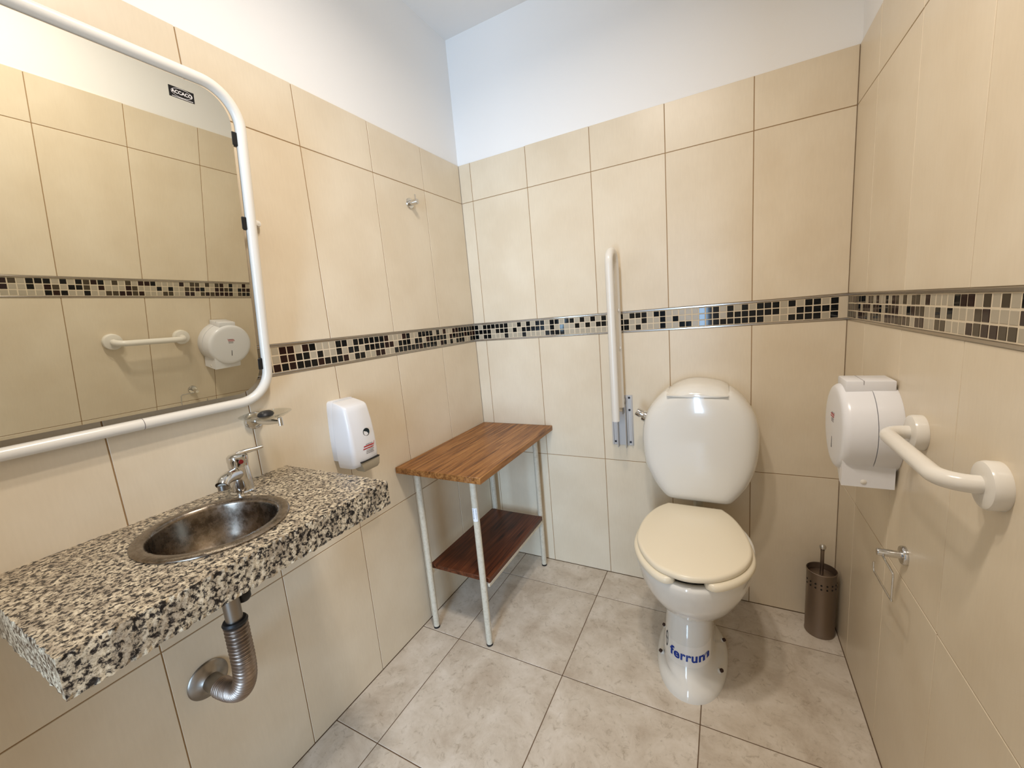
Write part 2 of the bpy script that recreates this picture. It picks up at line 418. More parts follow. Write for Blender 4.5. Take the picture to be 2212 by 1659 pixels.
pts = crom([(PX, -1.42, .686), (PX, -1.42, .63), (PX-.001, -1.42, .58), (PX-.012, -1.42, .533), (PX-.042, -1.42, .493), (PX-.085, -1.42, .471), (PX-.120, -1.42, .462), (.060, -1.42, .459)], 46)
rr = []; acc = 0
for i, p in enumerate(pts):
    if i: acc += (p-pts[i-1]).length
    rr.append(.0220+.0024*math.cos(acc*2*PI/.0088))
tube('corrugated_hose', pts, rr, M_brush, drain, 24)
tube('wall_sleeve', [(.0, -1.42, .457), (.066, -1.42, .457)], .0215, M_steel, drain, 24)
lathe('wall_flange', [(.046, 0), (.047, .003), (.044, .007), (.034, .011), (.024, .020), (.022, .022)], (0, -1.42, .457), (1, 0, 0), M_steel, drain, 40)
lathe('black_nut', [(.0, 0), (.012, .002), (.016, .008), (.016, .022), (.012, .026)], (PX-.012, -1.389, .712), (0, 0, 1), M_black, drain, 20)

tap = thing('basin_tap', 'chrome single-lever mixer tap with red dot standing behind basin', 'faucet', (.074, -1.285, CT))
TB = Vector((.074, -1.285, CT)); SD = Vector((.62, -.78, 0)).normalized()
lathe('tap_body', [(.029, 0), (.029, .003), (.0255, .006), (.0245, .03), (.023, .055), (.0215, .068)], TB, (-.02, 0, 1), M_chrome, tap)
lathe('tap_head', [(.0225, 0), (.0225, .012), (.0235, .014), (.0235, .026), (.019, .031), (.006, .034), (0, .034)], TB+Vector((-.001, 0, .068)), (-.03, .05, 1), M_chrome, tap)
sp = crom([TB+SD*.006+Vector((0, 0, .050)), TB+SD*.03+Vector((0, 0, .056)), TB+SD*.058+Vector((0, 0, .060)), TB+SD*.080+Vector((0, 0, .059)), TB+SD*.092+Vector((0, 0, .052))], 6)
tube('spout', sp, [.0155-.002*(i/(len(sp)-1)) for i in range(len(sp))], M_chrome, tap, 20)
lathe('aerator', [(.0125, 0), (.0125, .012)], TB+SD*.085+Vector((0, 0, .041)), (0, 0, 1), M_steel, tap, 20)
LD = Vector((.35, 1, .30)).normalized()
lv = crom([TB+Vector((0, 0, .098)), TB+LD*.02+Vector((0, 0, .096)), TB+LD*.045+Vector((0, 0, .090)), TB+LD*.062+Vector((0, 0, .087))], 5)
tube('lever', lv, [.0075-.0038*(i/(len(lv)-1)) for i in range(len(lv))], M_chrome, tap, 14)
dn = Vector((.9, -.15, 0)).normalized()
lathe('red_dot', [(.0055, 0), (.0055, .0016), (0, .002)], TB+Vector((-.001, 0, .083))+dn*.0228, dn, M_reddot, tap, 16)

# ------------------------------------------------------------------ tilted mirror with tube frame
mir = thing('tilting_mirror', 'large rounded mirror tilted forward in a white tube frame', 'mirror', (.03, -1.44, 1.14))
TL = math.radians(7); MN = Vector((math.cos(TL), 0, -math.sin(TL))); MV = Vector((math.sin(TL), 0, math.cos(TL)))
MO = Vector((.03, 0, 1.2))
def mp_(y, zc, off=0):            # point on the mirror plane at world y and height z
    t = (zc-1.2)/MV.z; p = MO+MV*t+MN*off; p.y = y; return p
def rrect(y0, y1, z0, z1, r, n=10, z0b=None):
    """rounded rectangle in mirror plane coordinates (y, z); z0 at y1 (right), z0b at y0 (left)"""
    z0b = z0 if z0b is None else z0b; pts = []
    for cy, cz, a0 in ((y1-r, z1-r, 0), (y0+r, z1-r, PI/2), (y0+r, z0b+r, PI), (y1-r, z0+r, 1.5*PI)):
        for k in range(n+1):
            a = a0+PI/2*k/n; pts.append((cy+r*math.cos(a), cz+r*math.sin(a)))
    return pts
fo = rrect(-1.738, -1.1415, 1.1380, 1.899, .080, 12)
rings = [mp_(y, z, -.002) for y, z in fo]
# resample straight runs so the tube stays even
path = []
for i, p in enumerate(rings):
    q = rings[(i+1) % len(rings)]; d = (q-p).length; k = max(1, int(d/.03))
    for j in range(k): path.append(p.lerp(q, j/k))
tube('tube_frame', path, .0127, M_white, mir, 20, closed=True)
gl = rrect(-1.722, -1.164, 1.1625, 1.884, .066, 14, 1.1635)
V = [mp_(y, z, 0) for y, z in gl]; Vb = [mp_(y, z, -.004) for y, z in gl]; n = len(V)
pane = obj('mirror_pane', V+Vb, [list(range(n)), [n+i for i in range(n)][::-1]]+[[i, (i+1) % n, n+(i+1) % n, n+i] for i in range(n)], M_mirror, mir)
gb = rrect(-1.721, -1.165, 1.1635, 1.883, .066, 14, 1.1645)
V = [mp_(y, z, -.0042) for y, z in gb]; Vb = [mp_(y, z, -.007) for y, z in gb]
obj('backing_board', V+Vb, [list(range(n)), [n+i for i in range(n)][::-1]]+[[i, (i+1) % n, n+(i+1) % n, n+i] for i in range(n)], mat('dark_backing', lin(60, 45, 34), .7), mir)
for zc in (1.795, 1.600, 1.235):
    c = mp_(-1.157, zc, -.006); xf = Matrix.Translation(c) @ Matrix.Rotation(TL, 4, 'Y')
    box('rubber_clip', (-.007, -.010, -.016), (.007, .008, .016), M_black, mir, .002, 1, xf)
for cy in (-1.083,):
    lathe('bracket_cap', [(.011, 0), (.0115, .006), (.0105, .010), (.0085, .0115), (.0095, .013), (.0075, .018), (0, .020)], (0, cy, 1.622), (1, 0, 0), M_white, mir, 24)
tube('pivot_arm', [(0.004, -1.090, 1.622), (.02, -1.098, 1.622), (.05, -1.128, 1.622), mp_(-1.1415, 1.622, -.006)], .005, M_steel, mir, 12)
jp = mp_(-1.434, 1.1380, -.002)
lathe('joint_ring', [(.0128, -.0006), (.01295, -.0004), (.01295, .0004), (.0128, .0006)], jp, (0, 1, 0), M_grey, mir, 28)
# maker's plate on the glass
def mprint(vf, y, z, off): return place(vf, mp_(y, z, off), (0, 1, 0), MV)
lc = (-1.264, 1.851)
plate = obj('maker_plate', *mprint(quadvf([(-.024, -.0105), (.024, -.0105), (.024, .0105), (-.024, .0105)], .0006), lc[0], lc[1], .0002), M_blackglos, mir)
plate['label'] = 'small black maker plate with pale lettering'
obj('lettering', *mprint(text_vf('ACCACO', .0092, .0003), lc[0], lc[1]+.0008, .0011), M_lblgrey, plate)
V, F = [], []
for k in range(48):
    a = 2*PI*k/48
    for s, z in ((1, 0), (.965, 0)): V.append((.0205*s*math.cos(a), .0088*(s if s == 1 else .92)*math.sin(a)+.0008, 0))
for k in range(48): F.append([2*k, 2*k+1, (2*k+3) % 96, (2*k+2) % 96])
obj('oval_outline', *mprint((V, F), lc[0], lc[1], .0011), M_lblgrey, plate)
parts = []
x = -.0195; rg2 = random.Random(4)
while x < .019:
    wd = rg2.uniform(.0012, .0026); parts.append(quadvf([(x, -.0096), (x+wd, -.0096), (x+wd, -.0082), (x, -.0082)], .0001)); x += wd+.0006
obj('small_print', *mprint(join(*parts), lc[0], lc[1], .001), M_lblgrey, plate)

# ------------------------------------------------------------------ soap dish, hook, soap dispenser on the left wall
SD0 = Vector((0, -1.190, 1.080))
dish = thing('soap_dish_holder', 'chrome wall holder carrying a clear glass soap dish above tap', 'soap dish', SD0)
lathe('wall_rose', [(.024, 0), (.024, .010), (.022, .012), (.011, .013)], SD0, (1, 0, 0), M_chrome, dish)
tube('arm', [SD0+Vector((.01, 0, 0)), SD0+Vector((.075, 0, 0)), SD0+Vector((.125, 0, .002))], [.0095, .0095, .0042], M_chrome, dish, 20)
lathe('end_stop', [(.006, 0), (.006, .02), (.004, .022), (0, .022)], SD0+Vector((.127, 0, -.008)), (0, 0, 1), M_chrome, dish, 16)
gp = [(0, 0), (.03, .0005), (.045, .004), (.058, .011), (.062, .0135), (.0622, .015), (.0605, .0155), (.056, .0135), (.044, .0068), (.03, .0035), (0, .003)]
lathe('glass_dish', gp, SD0+Vector((.088, -.012, .0115)), (0, 0, 1), M_glass, dish, 48)
v, f = lathevf([(0, 0), (.5, .02), (.82, .16), (1, .45), (.9, .75), (.6, .95), (0, 1)], (0, 0, 0), (0, 0, 1), 28)
v = [Vector((p.x*.019, p.y*.026, p.z*.019)) for p in v]
Rz = Matrix.Rotation(math.radians(40), 4, 'Z')
soap = obj('soap_lump', [Rz @ p+SD0+Vector((.095, -.016, .0155)) for p in v], f, M_black, None, True)
tag(soap, 'small black rounded lump lying in the clear glass soap dish', 'soap')

HK = Vector((0, -.404, 1.809))
hook = thing('robe_hook', 'small chrome robe hook with upright pin high on left wall', 'hook', HK)
lathe('wall_rose', [(.0215, 0), (.0215, .004), (.020, .006), (.0085, .0065)], HK, (1, 0, 0), M_chrome, hook)
lathe('peg', [(.0105, 0), (.0105, .038), (.0095, .040), (0, .040)], HK+Vector((.004, 0, 0)), (1, 0, 0), M_chrome, hook, 24)
tube('pin', [HK+Vector((.034, 0, .006)), HK+Vector((.034, 0, .030))], .0028, M_chrome, hook, 12)

SY = -.904
disp = thing('soap_dispenser', 'white plastic wall soap dispenser with dark oval window and taupe push bar', 'soap dispenser', (0, SY, .84))
def rsec(z, hw, d0, d1, r, n=6, bulge=0, dy=0):
    """rounded section, wall side flat at x=d0, front at x=d1"""
    out = []
    for k in range(n+1):
        a = -PI/2+PI/2*k/n; out.append((d1-r+r*math.cos(a), SY+dy-hw+r+r*math.sin(a)))
    for k in range(1, 6):
        t = k/6; out.append((d1+bulge*math.sin(PI*t), SY+dy-hw+r+(2*hw-2*r)*t))
    for k in range(n+1):
        a = PI/2*k/n; out.append((d1-r+r*math.cos(a), SY+dy+hw-r+r*math.sin(a)))
    out += [(d0, SY+dy+hw), (d0, SY+dy-hw)]
    return [Vector((x, y, z)) for x, y in out]
secs = [(.851, .050, .086, .012), (.855, .0525, .096, .014), (.868, .054, .101, .015), (.90, .0548, .1025, .015), (.95, .0545, .1005, .015), (1.0, .0525, .096, .014), (1.04, .050, .089, .013), (1.054, .0485, .0855, .012), (1.060, .0465, .079, .010), (1.066, .045, .062, .009), (1.072, .0435, .040, .008), (1.0745, .042, .030, .006)]
loft('cover', [rsec(z, hw, .024, d, r, 6, .004) for z, hw, d, r in secs], M_plastic, disp, ang=55)
secsb = [(.873, .050), (.876, .0525), (.95, .0535), (1.0, .0515), (1.05, .0485), (1.072, .045), (1.078, .040)]
loft('back_plate', [rsec(z, hw, 0, .0232, .003, 3) for z, hw in secsb], M_plastic, disp, ang=55)
# push bar: a slanted taupe lever at the lower right of the front
V, F = loftvf([[Vector((.104, SY-.030, .866)), Vector((.106, SY+.047, .870)), Vector((.06, SY+.047, .870)), Vector((.06, SY-.030, .866))],
               [Vector((.1065, SY-.0285, .858)), Vector((.1085, SY+.0465, .860)), Vector((.06, SY+.0465, .860)), Vector((.06, SY-.0285, .858))],
               [Vector((.108, SY-.0245, .843)), Vector((.108, SY+.043, .843)), Vector((.065, SY+.043, .843)), Vector((.065, SY-.0245, .843))],
               [Vector((.104, SY-.021, .834)), Vector((.104, SY+.037, .834)), Vector((.070, SY+.037, .834)), Vector((.070, SY-.021, .834))]])
obj('push_bar', V, F, M_taupe, disp, True, 50)
box('shadow_gap', (.080, SY-.032, .8680), (.1092, SY+.0480, .8716), M_black, disp, .0006, 1)
FN = Vector((1, 0, -.02))
lathe('level_window', [(.0135, -.006), (.0135, .0008), (.0118, .001), (.0112, -.0005), (0, -.0005)], (.1032, SY+.010, .964), (1, 0, 0), M_window, disp, 32)
def logo(name, org, u, v_, parent, s=1.0):
    P = [quadvf([(-.0125*s, .0012*s), (.0125*s, .0012*s), (.0137*s, .0036*s), (-.0113*s, .0036*s)], .0003)]
    P.append(quadvf([(-.0145*s, -.0036*s), (.0105*s, -.0036*s), (.0113*s, -.0016*s), (-.0137*s, -.0016*s)], .0003))
    P.append(quadvf([(.0118*s, -.0036*s), (.0128*s, -.0036*s), (.0168*s, .0085*s), (.0158*s, .0085*s)], .0003))
    o = obj(name, *place(join(*P), org, u, v_), M_red, parent)
    Q = []; rg_ = random.Random(9)
    for row, (a, e) in enumerate(((-.0062, .0008), (-.0092, .0010), (-.0124, .0009))):
        x = (-.0075 if row else -.0065)*s
        while x < .0115*s:
            wd = rg_.uniform(.0012, .0034)*s; Q.append(quadvf([(x, (a-e)*s), (x+wd, (a-e)*s), (x+wd, (a+e*.4)*s), (x, (a+e*.4)*s)], .0003)); x += wd+.0007*s
    x = -.006*s
    while x < .011*s:
        wd = rg_.uniform(.0015, .003)*s; Q.append(quadvf([(x, .0052*s), (x+wd, .0052*s), (x+wd, .0064*s), (x, .0064*s)], .0003)); x += wd+.0007*s
    obj('fine_print', *place(join(*Q), org, u, v_), M_grey, parent)
logo('red_logo', (.1066, SY+.008, .914), (0, 1, 0), (0, 0, 1), disp, 1.65)
for k in range(3):
    lathe('key_slot', [(.0018, 0), (.0018, .0012), (0, .0014)], (.060-.002*k, SY+.005+.008*k, 1.0655), (.12, 0, 1), M_black, disp, 10)

# ------------------------------------------------------------------ wooden side table with a lower shelf
tb = thing('side_table', 'two-tier brown wood-topped table with off-white tube legs in corner', 'table', (.2, -.345, 0))
TX0, TX1, TY0, TY1, TZ = .004, .405, -.692, -.004, .750
box('tabletop', (TX0, TY0, TZ-.025), (TX1, TY1, TZ), M_wood, tb, .0015, 1)
LEGS = [(.060, -.632), (.327, -.629), (.329, -.062), (.060, -.062)]
for i, (x, y) in enumerate(LEGS):
    lg = tube('leg', [(x, y, .004), (x, y, TZ-.026)], .0128, M_leg, tb, 20)
    lathe('rubber_foot', [(.0122, 0), (.0138, .001), (.0138, .007), (.0128, .008)], (x, y, 0), (0, 0, 1), M_black, lg, 20)
    if i == 1:
        V, F = [], []
        nk = 10
        for k in range(nk+1):
            a = math.radians(-125+95*k/nk)
            for z in (.545, .600): V.append((x+.0132*math.cos(a), y+.0132*math.sin(a), z))
        for k in range(nk): F.append([2*k, 2*k+2, 2*k+3, 2*k+1])
        stk = obj('paper_sticker', V, F, M_sticker, lg, True); stk['label'] = 'white paper sticker with dark marks'
        P = []; rg_ = random.Random(2)
        for cola, wd in ((-96, 10), (-52, 6)):
            z = .556
            while z < .596:
                h = rg_.uniform(.002, .005); a0, a1 = math.radians(cola-wd/2*rg_.uniform(.5, 1)), math.radians(cola+wd/2)
                P.append(([(x+.0134*math.cos(a0), y+.0134*math.sin(a0), z), (x+.0134*math.cos(a1), y+.0134*math.sin(a1), z), (x+.0134*math.cos(a1), y+.0134*math.sin(a1), z+h), (x+.0134*math.cos(a0), y+.0134*math.sin(a0), z+h)], [[0, 1, 2, 3]])); z += h+rg_.uniform(.0008, .003)
        obj('sticker_print', *join(*P), M_dark, lg)
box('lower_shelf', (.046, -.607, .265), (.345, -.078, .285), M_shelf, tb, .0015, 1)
for nm, a, c in (('side_rail', (.0545, -.62, .250), (.0655, -.075, .2645)), ('side_rail', (.3350, -.612, .251), (.3452, -.080, .2645)),
                 ('side_rail', (.0545, -.62, .709), (.0655, -.075, .7245)), ('side_rail', (.3215, -.617, .709), (.3325, -.075, .7245)),
                 ('cross_rail', (.072, -.637, .709), (.315, -.627, .7245))):
    box(nm, a, c, M_leg, tb, .001, 1)
obj('scratched_number', *place(text_vf('1217', .017), (.352, TY0-.0002, TZ-.0130), (1, 0, 0), (0, 0, 1), .0004), M_scratch, tb)

# ------------------------------------------------------------------ toilet
TXC = 1.069
wc = thing('toilet_bowl', 'tall ivory pedestal toilet bowl with closed lid in front of round cistern', 'toilet', (TXC, -.40, 0))
def egg(z, hw, yf, yb, n=56, cx=TXC, ex=2.0, fl=.62):
    """plan outline: rounded front, fuller back; widest at fraction fl from the front"""
    ym = yf+(yb-yf)*fl; out = []
    for k in range(n):
        a = 2*PI*k/n; c, s = math.cos(a), math.sin(a)
        px = math.copysign(abs(c)**(2/ex), c)*hw
        py = ym+(math.copysign(abs(s)**(2/ex), s))*((yb-ym) if s > 0 else (ym-yf))
        out.append(Vector((cx+px, py, z)))
    return out
S = [(0, .119, -.593, -.195, .58, 2.2), (.010, .1195, -.592, -.195, .58, 2.2), (.022, .117, -.588, -.195, .58, 2.2), (.034, .108, -.580, -.195, .57, 2.15), (.046, .0955, -.569, -.19, .55, 2.1),
     (.062, .0865, -.556, -.19, .5, 2.5), (.09, .0835, -.537, -.19, .5, 2.5), (.12, .082, -.515, -.185, .5, 2.5), (.15, .081, -.492, -.18, .5, 2.5), (.18, .0805, -.472, -.175, .5, 2.5),
     (.202, .083, -.462, -.165, .5, 2.5), (.218, .094, -.468, -.155, .52, 2.05), (.232, .113, -.487, -.145, .55, 2.0), (.25, .134, -.517, -.135, .57, 2.0), (.28, .156, -.556, -.12, .60, 2.0), (.32, .176, -.596, -.105, .62, 2.0),
     (.37, .187, -.630, -.10, .57, 2.03), (.42, .193, -.648, -.11, .54, 2.0), (.448, .1945, -.654, -.12, .53, 2.0), (.459, .1925, -.652, -.122, .53, 2.0), (.464, .187, -.645, -.128, .53, 2.0),
     (.464, .172, -.630, -.145, .53, 2.0), (.455, .166, -.622, -.15, .55, 2.0), (.40, .140, -.575, -.17, .6, 2.0), (.32, .105, -.50, -.20, .55, 2.0), (.26, .05, -.42, -.26, .5, 2.0)]
def shift(z): return -.004 if z < .05 else -.013 if z < .205 else -.006 if z < .24 else .002
bowl_rings = [egg(z, hw, yf, yb, 56, TXC+shift(z), ex, fl) for z, hw, yf, yb, fl, ex in S]
bowl = loft('bowl', bowl_rings, M_porc, wc, True, True, 70)
bv, bf = loftvf(bowl_rings)
BV = BVHTree.FromPolygons([tuple(p) for p in bv], bf)
def wrap(vf, off, d=(0, 1, 0), back=1.0):
    """lay printed geometry onto the bowl's surface along d"""
    D = Vector(d).normalized(); out = []
    for p in vf[0]:
        p = Vector(p); h = BV.ray_cast(p-D*back, D)
        if h[0] is None: out.append(p)
        else:
            nn = h[1] if h[1].dot(D) < 0 else -h[1]; out.append(h[0]+nn*off)
    return out, vf[1]
# film sticker band and blue lettering round the pedestal
V, F = [], []; nx_ = 24
for k in range(nx_+1):
    x = TXC-.013-.074+.148*k/nx_
    for j in range(4): V.append((x, 0, .086+.048*j/3))
for k in range(nx_):
    for j in range(3): F.append([k*4+j, k*4+4+j, k*4+5+j, k*4+1+j])
band = obj('sticker_band', *wrap((V, F), .0004), M_film, bowl, True)
tv, tf = text_vf('ferrum', .0295, .0009, 1.06)
mx = max(p[0] for p in tv); mn = min(p[0] for p in tv)
sx = .121/(mx-mn); cxm = (mx+mn)/2; cym = (max(p[1] for p in tv)+min(p[1] for p in tv))/2
V, F = wrap(([(1.0645+(p[0]-cxm)*sx, 0, .110+(p[1]-cym)) for p in tv], tf), .0012)
let = obj('blue_lettering', V, F, M_blue, bowl)
V, F = [], []
ring = []
for k in range(20):
    a = 2*PI*k/20
    for s in (1, .68): V.append((.9905+.0045*s*math.cos(a), 0, .1185+.0185*(s if s == 1 else .82)*math.sin(a)*(1 if math.sin(a) > 0 else 1)))
for k in range(20): F.append([2*k, 2*k+1, (2*k+3) % 40, (2*k+2) % 40])
bar = [(.9905-.004, 0, .1180), (.9905+.004, 0, .1180), (.9905+.004, 0, .1205), (.9905-.004, 0, .1205)]
k = len(V); V += bar; F.append([k, k+1, k+2, k+3])
obj('grey_emblem', *wrap((V, F), .0012), M_dark, bowl)
for (x, y) in ((.9665, -.317), (.977, -.452), (1.1625, -.315), (1.1575, -.462)):
    h = BV.ray_cast(Vector((x, y, .2)), Vector((0, 0, -1))); sgn = 1 if x > TXC else -1
    h2 = BV.ray_cast(Vector((x+sgn*.2, y, .038)), Vector((-sgn, 0, 0)))
    p0 = Vector((h2[0].x, y, h2[0].z)) if h2[0] is not None else Vector((x, y, .04))
    ax = Vector((sgn*.75, -.1, .65))
    bo = lathe('bolt', [(.0092, -.004), (.0092, .0016), (.0072, .0022), (.0072, .0040)], p0, ax, M_porc, wc, 18)
    lathe('bolt_head', [(.0062, .003), (.0062, .0105), (.0045, .0125), (0, .013)], p0, ax, M_rust, bo, 8)
# seat ring (open at the front) and lid
LO = [(1.166, -.182), (1.065, -.184), (.967, -.181), (.937, -.222), (.914, -.274), (.897, -.345), (.8925, -.425), (.900, -.493), (.930, -.567), (.976, -.625), (1.020, -.650), (1.069, -.661), (1.122, -.650), (1.168, -.624), (1.210, -.581), (1.240, -.526), (1.2535, -.465), (1.249, -.390), (1.229, -.303), (1.200, -.232)]
def outline(P, n=5):
    back = [Vector((P[0][0], P[0][1], 0)), Vector((P[1][0], P[1][1], 0)), Vector((P[2][0], P[2][1], 0))]
    cur = crom([Vector((p[0], p[1], 0)) for p in P[2:]+P[:1]], n)
    return [back[0].lerp(back[2], t) for t in (.02, .2, .4, .6, .8, .98)]+cur
ol = outline(LO); LC = Vector((1.072, -.42, 0))
def scl(s, z, dy=0): return [Vector((LC.x+(p.x-LC.x)*s, LC.y+dy+(p.y-LC.y)*s, z)) for p in ol]
lid = loft('lid', [scl(.97, .4865), scl(.982, .488), scl(.988, .494), scl(.985, .500), scl(.97, .5045), scl(.935, .5062), scl(.5, .5072)], M_seat, wc, ang=60)
# seat: sweep a rounded section along the outline, leaving the front gap
so = [Vector((LC.x+(p.x-LC.x)*1.045, LC.y-.006+(p.y-LC.y)*1.02, 0)) for p in ol]
fi = min(range(len(so)), key=lambda i: so[i].y)
order = [so[(fi+i) % len(so)] for i in range(len(so)+1)]
dense = []
for a, b_ in zip(order, order[1:]):
    k = max(1, int((b_-a).length/.008)); dense += [a.lerp(b_, j/k) for j in range(k)]
dense = [p for p in dense if not (p.y < -.60 and 1.036 < p.x < 1.128)]
cut = max(range(len(dense)), key=lambda i: (dense[i]-dense[i-1]).length); dense = dense[cut:]+dense[:cut]
rings = []; n = len(dense); acc = 0
for i, p in enumerate(dense):
    t = (dense[min(n-1, i+1)]-dense[max(0, i-1)]).normalized(); nin = Vector((-t.y, t.x, 0))
    if nin.dot(LC-p) < 0: nin = -nin
    d_end = min((p-dense[0]).length if i < n/2 else 9, (p-dense[-1]).length if i > n/2 else 9)
    wd = .056; q = 1.0
    if d_end < .03: q = math.sqrt(max(.06, 1-(1-d_end/.03)**2))
    o0 = (1-q)*wd*.5
    prof = [(.002, .4655), (0, .470), (.001, .479), (.006, .4845), (.018, .4862), (.040, .4862), (.052, .483), (.056, .475), (.054, .4655)]
    rings.append([Vector((p.x, p.y, 0))+nin*(o0+a*q)+Vector((0, 0, z)) for a, z in prof])
loft('seat', rings, M_seat, wc, ang=60)
for x in (1.0, 1.135): lathe('hinge', [(.011, 0), (.011, .018), (.009, .021), (0, .021)], (x, -.155, .464), (0, 0, 1), M_seat, wc, 18)

# cistern
OUT = [(1.060, .9895), (1.103, .987), (1.150, .979), (1.194, .964), (1.226, .940), (1.252, .908), (1.274, .866), (1.286, .817), (1.2885, .755), (1.284, .700), (1.275, .652), (1.254, .594), (1.226, .548), (1.204, .521), (1.190, .511), (1.172, .5075), (1.121, .507), (1.070, .507), (1.010, .507), (.978, .509), (.960, .515), (.940, .535), (.912, .575), (.886, .630), (.876, .662), (.8695, .720), (.868, .760), (.871, .806), (.881, .850), (.898, .888), (.926, .926), (.965, .962), (1.010, .981)]
cis = thing('toilet_cistern', 'round-faced ivory ceramic cistern hung on back wall above toilet lid', 'toilet tank', (1.078, -.09, .507))
oc = crom([Vector((x, 0, z)) for x, z in OUT], 4, True); CC = Vector((1.078, 0, .755))
def cs(s, y, top=None):
    out = []
    for p in oc:
        q = CC+(p-CC)*s
        z = q.z
        if top is not None and z > top: z = top+(z-top)*.08
        out.append(Vector((q.x, y, z)))
    return out
def inset(d, y, bul=0):
    out = []
    for p in oc:
        v = p-CC; L_ = v.length; out.append(Vector((CC.x+v.x*(1-d/L_), y, CC.z+v.z*(1-d/L_))))
    return out
rings = [inset(.012, -.002), inset(.003, -.03), inset(0, -.09), inset(.0, -.130), inset(.003, -.150), inset(.010, -.167), inset(.020, -.178), inset(.034, -.1860), inset(.055, -.1900), inset(.09, -.1920), inset(.16, -.1928)]
LA, LB = .971, 1.187
def lower(rs, top):
    return [[Vector((p.x, p.y, min(p.z, top+(max(0, p.z-top))*.10) if LA-.002 < p.x < LB+.002 else p.z)) for p in r] for r in rs]
loft('tank', lower(rings, .953), M_porc, cis, ang=60)
# lid: the segment of the same outline above the tank, a little proud
arc = [p for p in crom([Vector((x, 0, z)) for x, z in [(.971, .9585), (.99, .9705), (1.02, .9835), (1.060, .9915), (1.103, .990), (1.15, .981), (1.17, .974), (1.187, .9635)]], 4)]
def lidring(y, dz, dx, bot):
    t = [Vector((CC.x+(p.x-CC.x)*(1-dx), y, max(bot+.002, p.z-dz))) for p in arc]
    m_ = len(t); b_ = [Vector((t[-1-i].x, y, bot+.004*math.sin(PI*i/(m_-1))*(-1))) for i in range(m_)]
    return t+b_
loft('tank_lid', [lidring(-.004, .002, .01, .9535), lidring(-.05, 0, 0, .9535), lidring(-.13, .002, 0, .9530), lidring(-.165, .012, 0, .9520), lidring(-.183, .024, .004, .9505), lidring(-.190, .032, .012, .9495), lidring(-.192, .036, .03, .9495)], M_porc, cis, ang=60)
vd = Vector((-.86, 0, .50)).normalized(); vb = Vector((.896, -.122, .838))
lathe('flush_valve', [(.0235, -.012), (.0235, .024), (.0215, .029), (.0140, .030), (.0140, .036), (.0178, .037), (.0178, .057), (.0160, .060), (0, .060)], vb, vd, M_chrome, cis, 28)
tube('flush_pipe', [(1.075, -.055, .506), (1.075, -.055, .40), (1.072, -.075, .36), (1.070, -.115, .345)], .021, M_pvc, wc, 20)

# ------------------------------------------------------------------ fold-up support rail on the back wall
rail = thing('folding_support_rail', 'white fold-up support rail standing upright on a grey wall plate beside cistern', 'grab bar', (.757, -.01, .674))
PXL, PXR = .7075, .8045
box('wall_plate', (PXL, -.004, .674), (PXR, 0, .911), M_zinc, rail, .001, 1)
for a, c in ((PXL+.002, PXL+.008), (PXL+.020, PXL+.025), (PXR-.008, PXR-.003), (PXR-.026, PXR-.021)):
    box('rib', (a, -.011, .676), (c, -.0035, .909), M_zinc, rail, .001, 1)
for x, z0, z1 in ((.7375, .670, .80), (.7735, .668, .90)):
    box('hinge_fin', (x, -.034, z0), (x+.003, -.003, z1), M_zinc, rail, .0006, 1)
for x, z in ((PXL+.0145, .690), (PXR-.0145, .690), (PXR-.0145, .842), (PXR-.0145, .899), (PXL+.0145, .899)):
    lathe('screw', [(.0048, 0), (.0048, .003), (.003, .0045), (0, .0045)], (x, -.003, z), (0, -1, 0), M_dark, rail, 14)
BX_ = .762; YF_, YR_ = -.150, -.050; ZTOP = 1.532; rb = (YR_-YF_)/2
pth = [(BX_, YF_, .828), (BX_, YF_, .84)]+[(BX_, YF_, .84+(ZTOP-rb-.84)*k/12) for k in range(1, 13)]
pth += [(BX_, (YF_+YR_)/2-rb*math.cos(PI*k/14), ZTOP-rb+rb*math.sin(PI*k/14)) for k in range(1, 14)]
pth += [(BX_, YR_, ZTOP-rb-(ZTOP-rb-.866)*k/12) for k in range(0, 13)]
tube('rail_tube', pth, .0163, M_white, rail, 22)
box('pivot_bracket', (.7445, -.056, .846), (.7700, -.020, .880), M_white, rail, .002, 1)
box('pivot_strap', (.770, -.060, .835), (.7735, -.020, .912), M_steel, rail, .0008, 1)
lathe('pivot_bolt', [(.0065, 0), (.0065, .006), (.004, .008), (0, .008)], (.7735, -.044, .884), (1, 0, 0), M_steel, rail, 16)
for z in (1.293, 1.132): box('side_clip', (BX_+.010, -.072, z-.006), (BX_+.017, -.058, z+.006), M_white, rail, .0015, 1)

# ------------------------------------------------------------------ right wall: paper dispenser, short grab bar, paper holder
DY, DZ, DR = -.467, .932, .118
jd = thing('paper_dispenser', 'white round jumbo toilet paper dispenser with red mark on right wall', 'toilet paper dispenser', (RW, DY, DZ))
AX = (-1, 0, 0)
lathe('back_drum', [(DR+.001, 0), (DR+.0025, .003), (DR+.0025, .0495)], (RW, DY, DZ), AX, M_plastic, jd, 72)
lathe('front_cover', [(DR-.002, .0505), (DR+.0015, .051), (DR, .100), (DR-.002, .107), (DR-.007, .113), (DR-.013, .1155), (DR-.024, .1165), (DR-.06, .1185), (0, .1195)], (RW, DY, DZ), AX, M_plastic, jd, 72)
box('top_lock', (RW-.104, DY-.052, DZ+DR-.016), (RW-.004, DY+.035, DZ+DR+.016), M_plastic, jd, .003, 2)
box('lock_groove', (RW-.0685, DY-.0523, DZ+DR+.006), (RW-.0675, DY+.0353, DZ+DR+.0163), M_grey, jd)
bot = [(RW-.006, DY-.090), (RW-.112, DY-.090), (RW-.110, DY-.060), (RW-.092, DY+.060), (RW-.006, DY+.075)]
V = [Vector((x, y, z)) for z in (DZ-.136, DZ-.060) for x, y in bot]
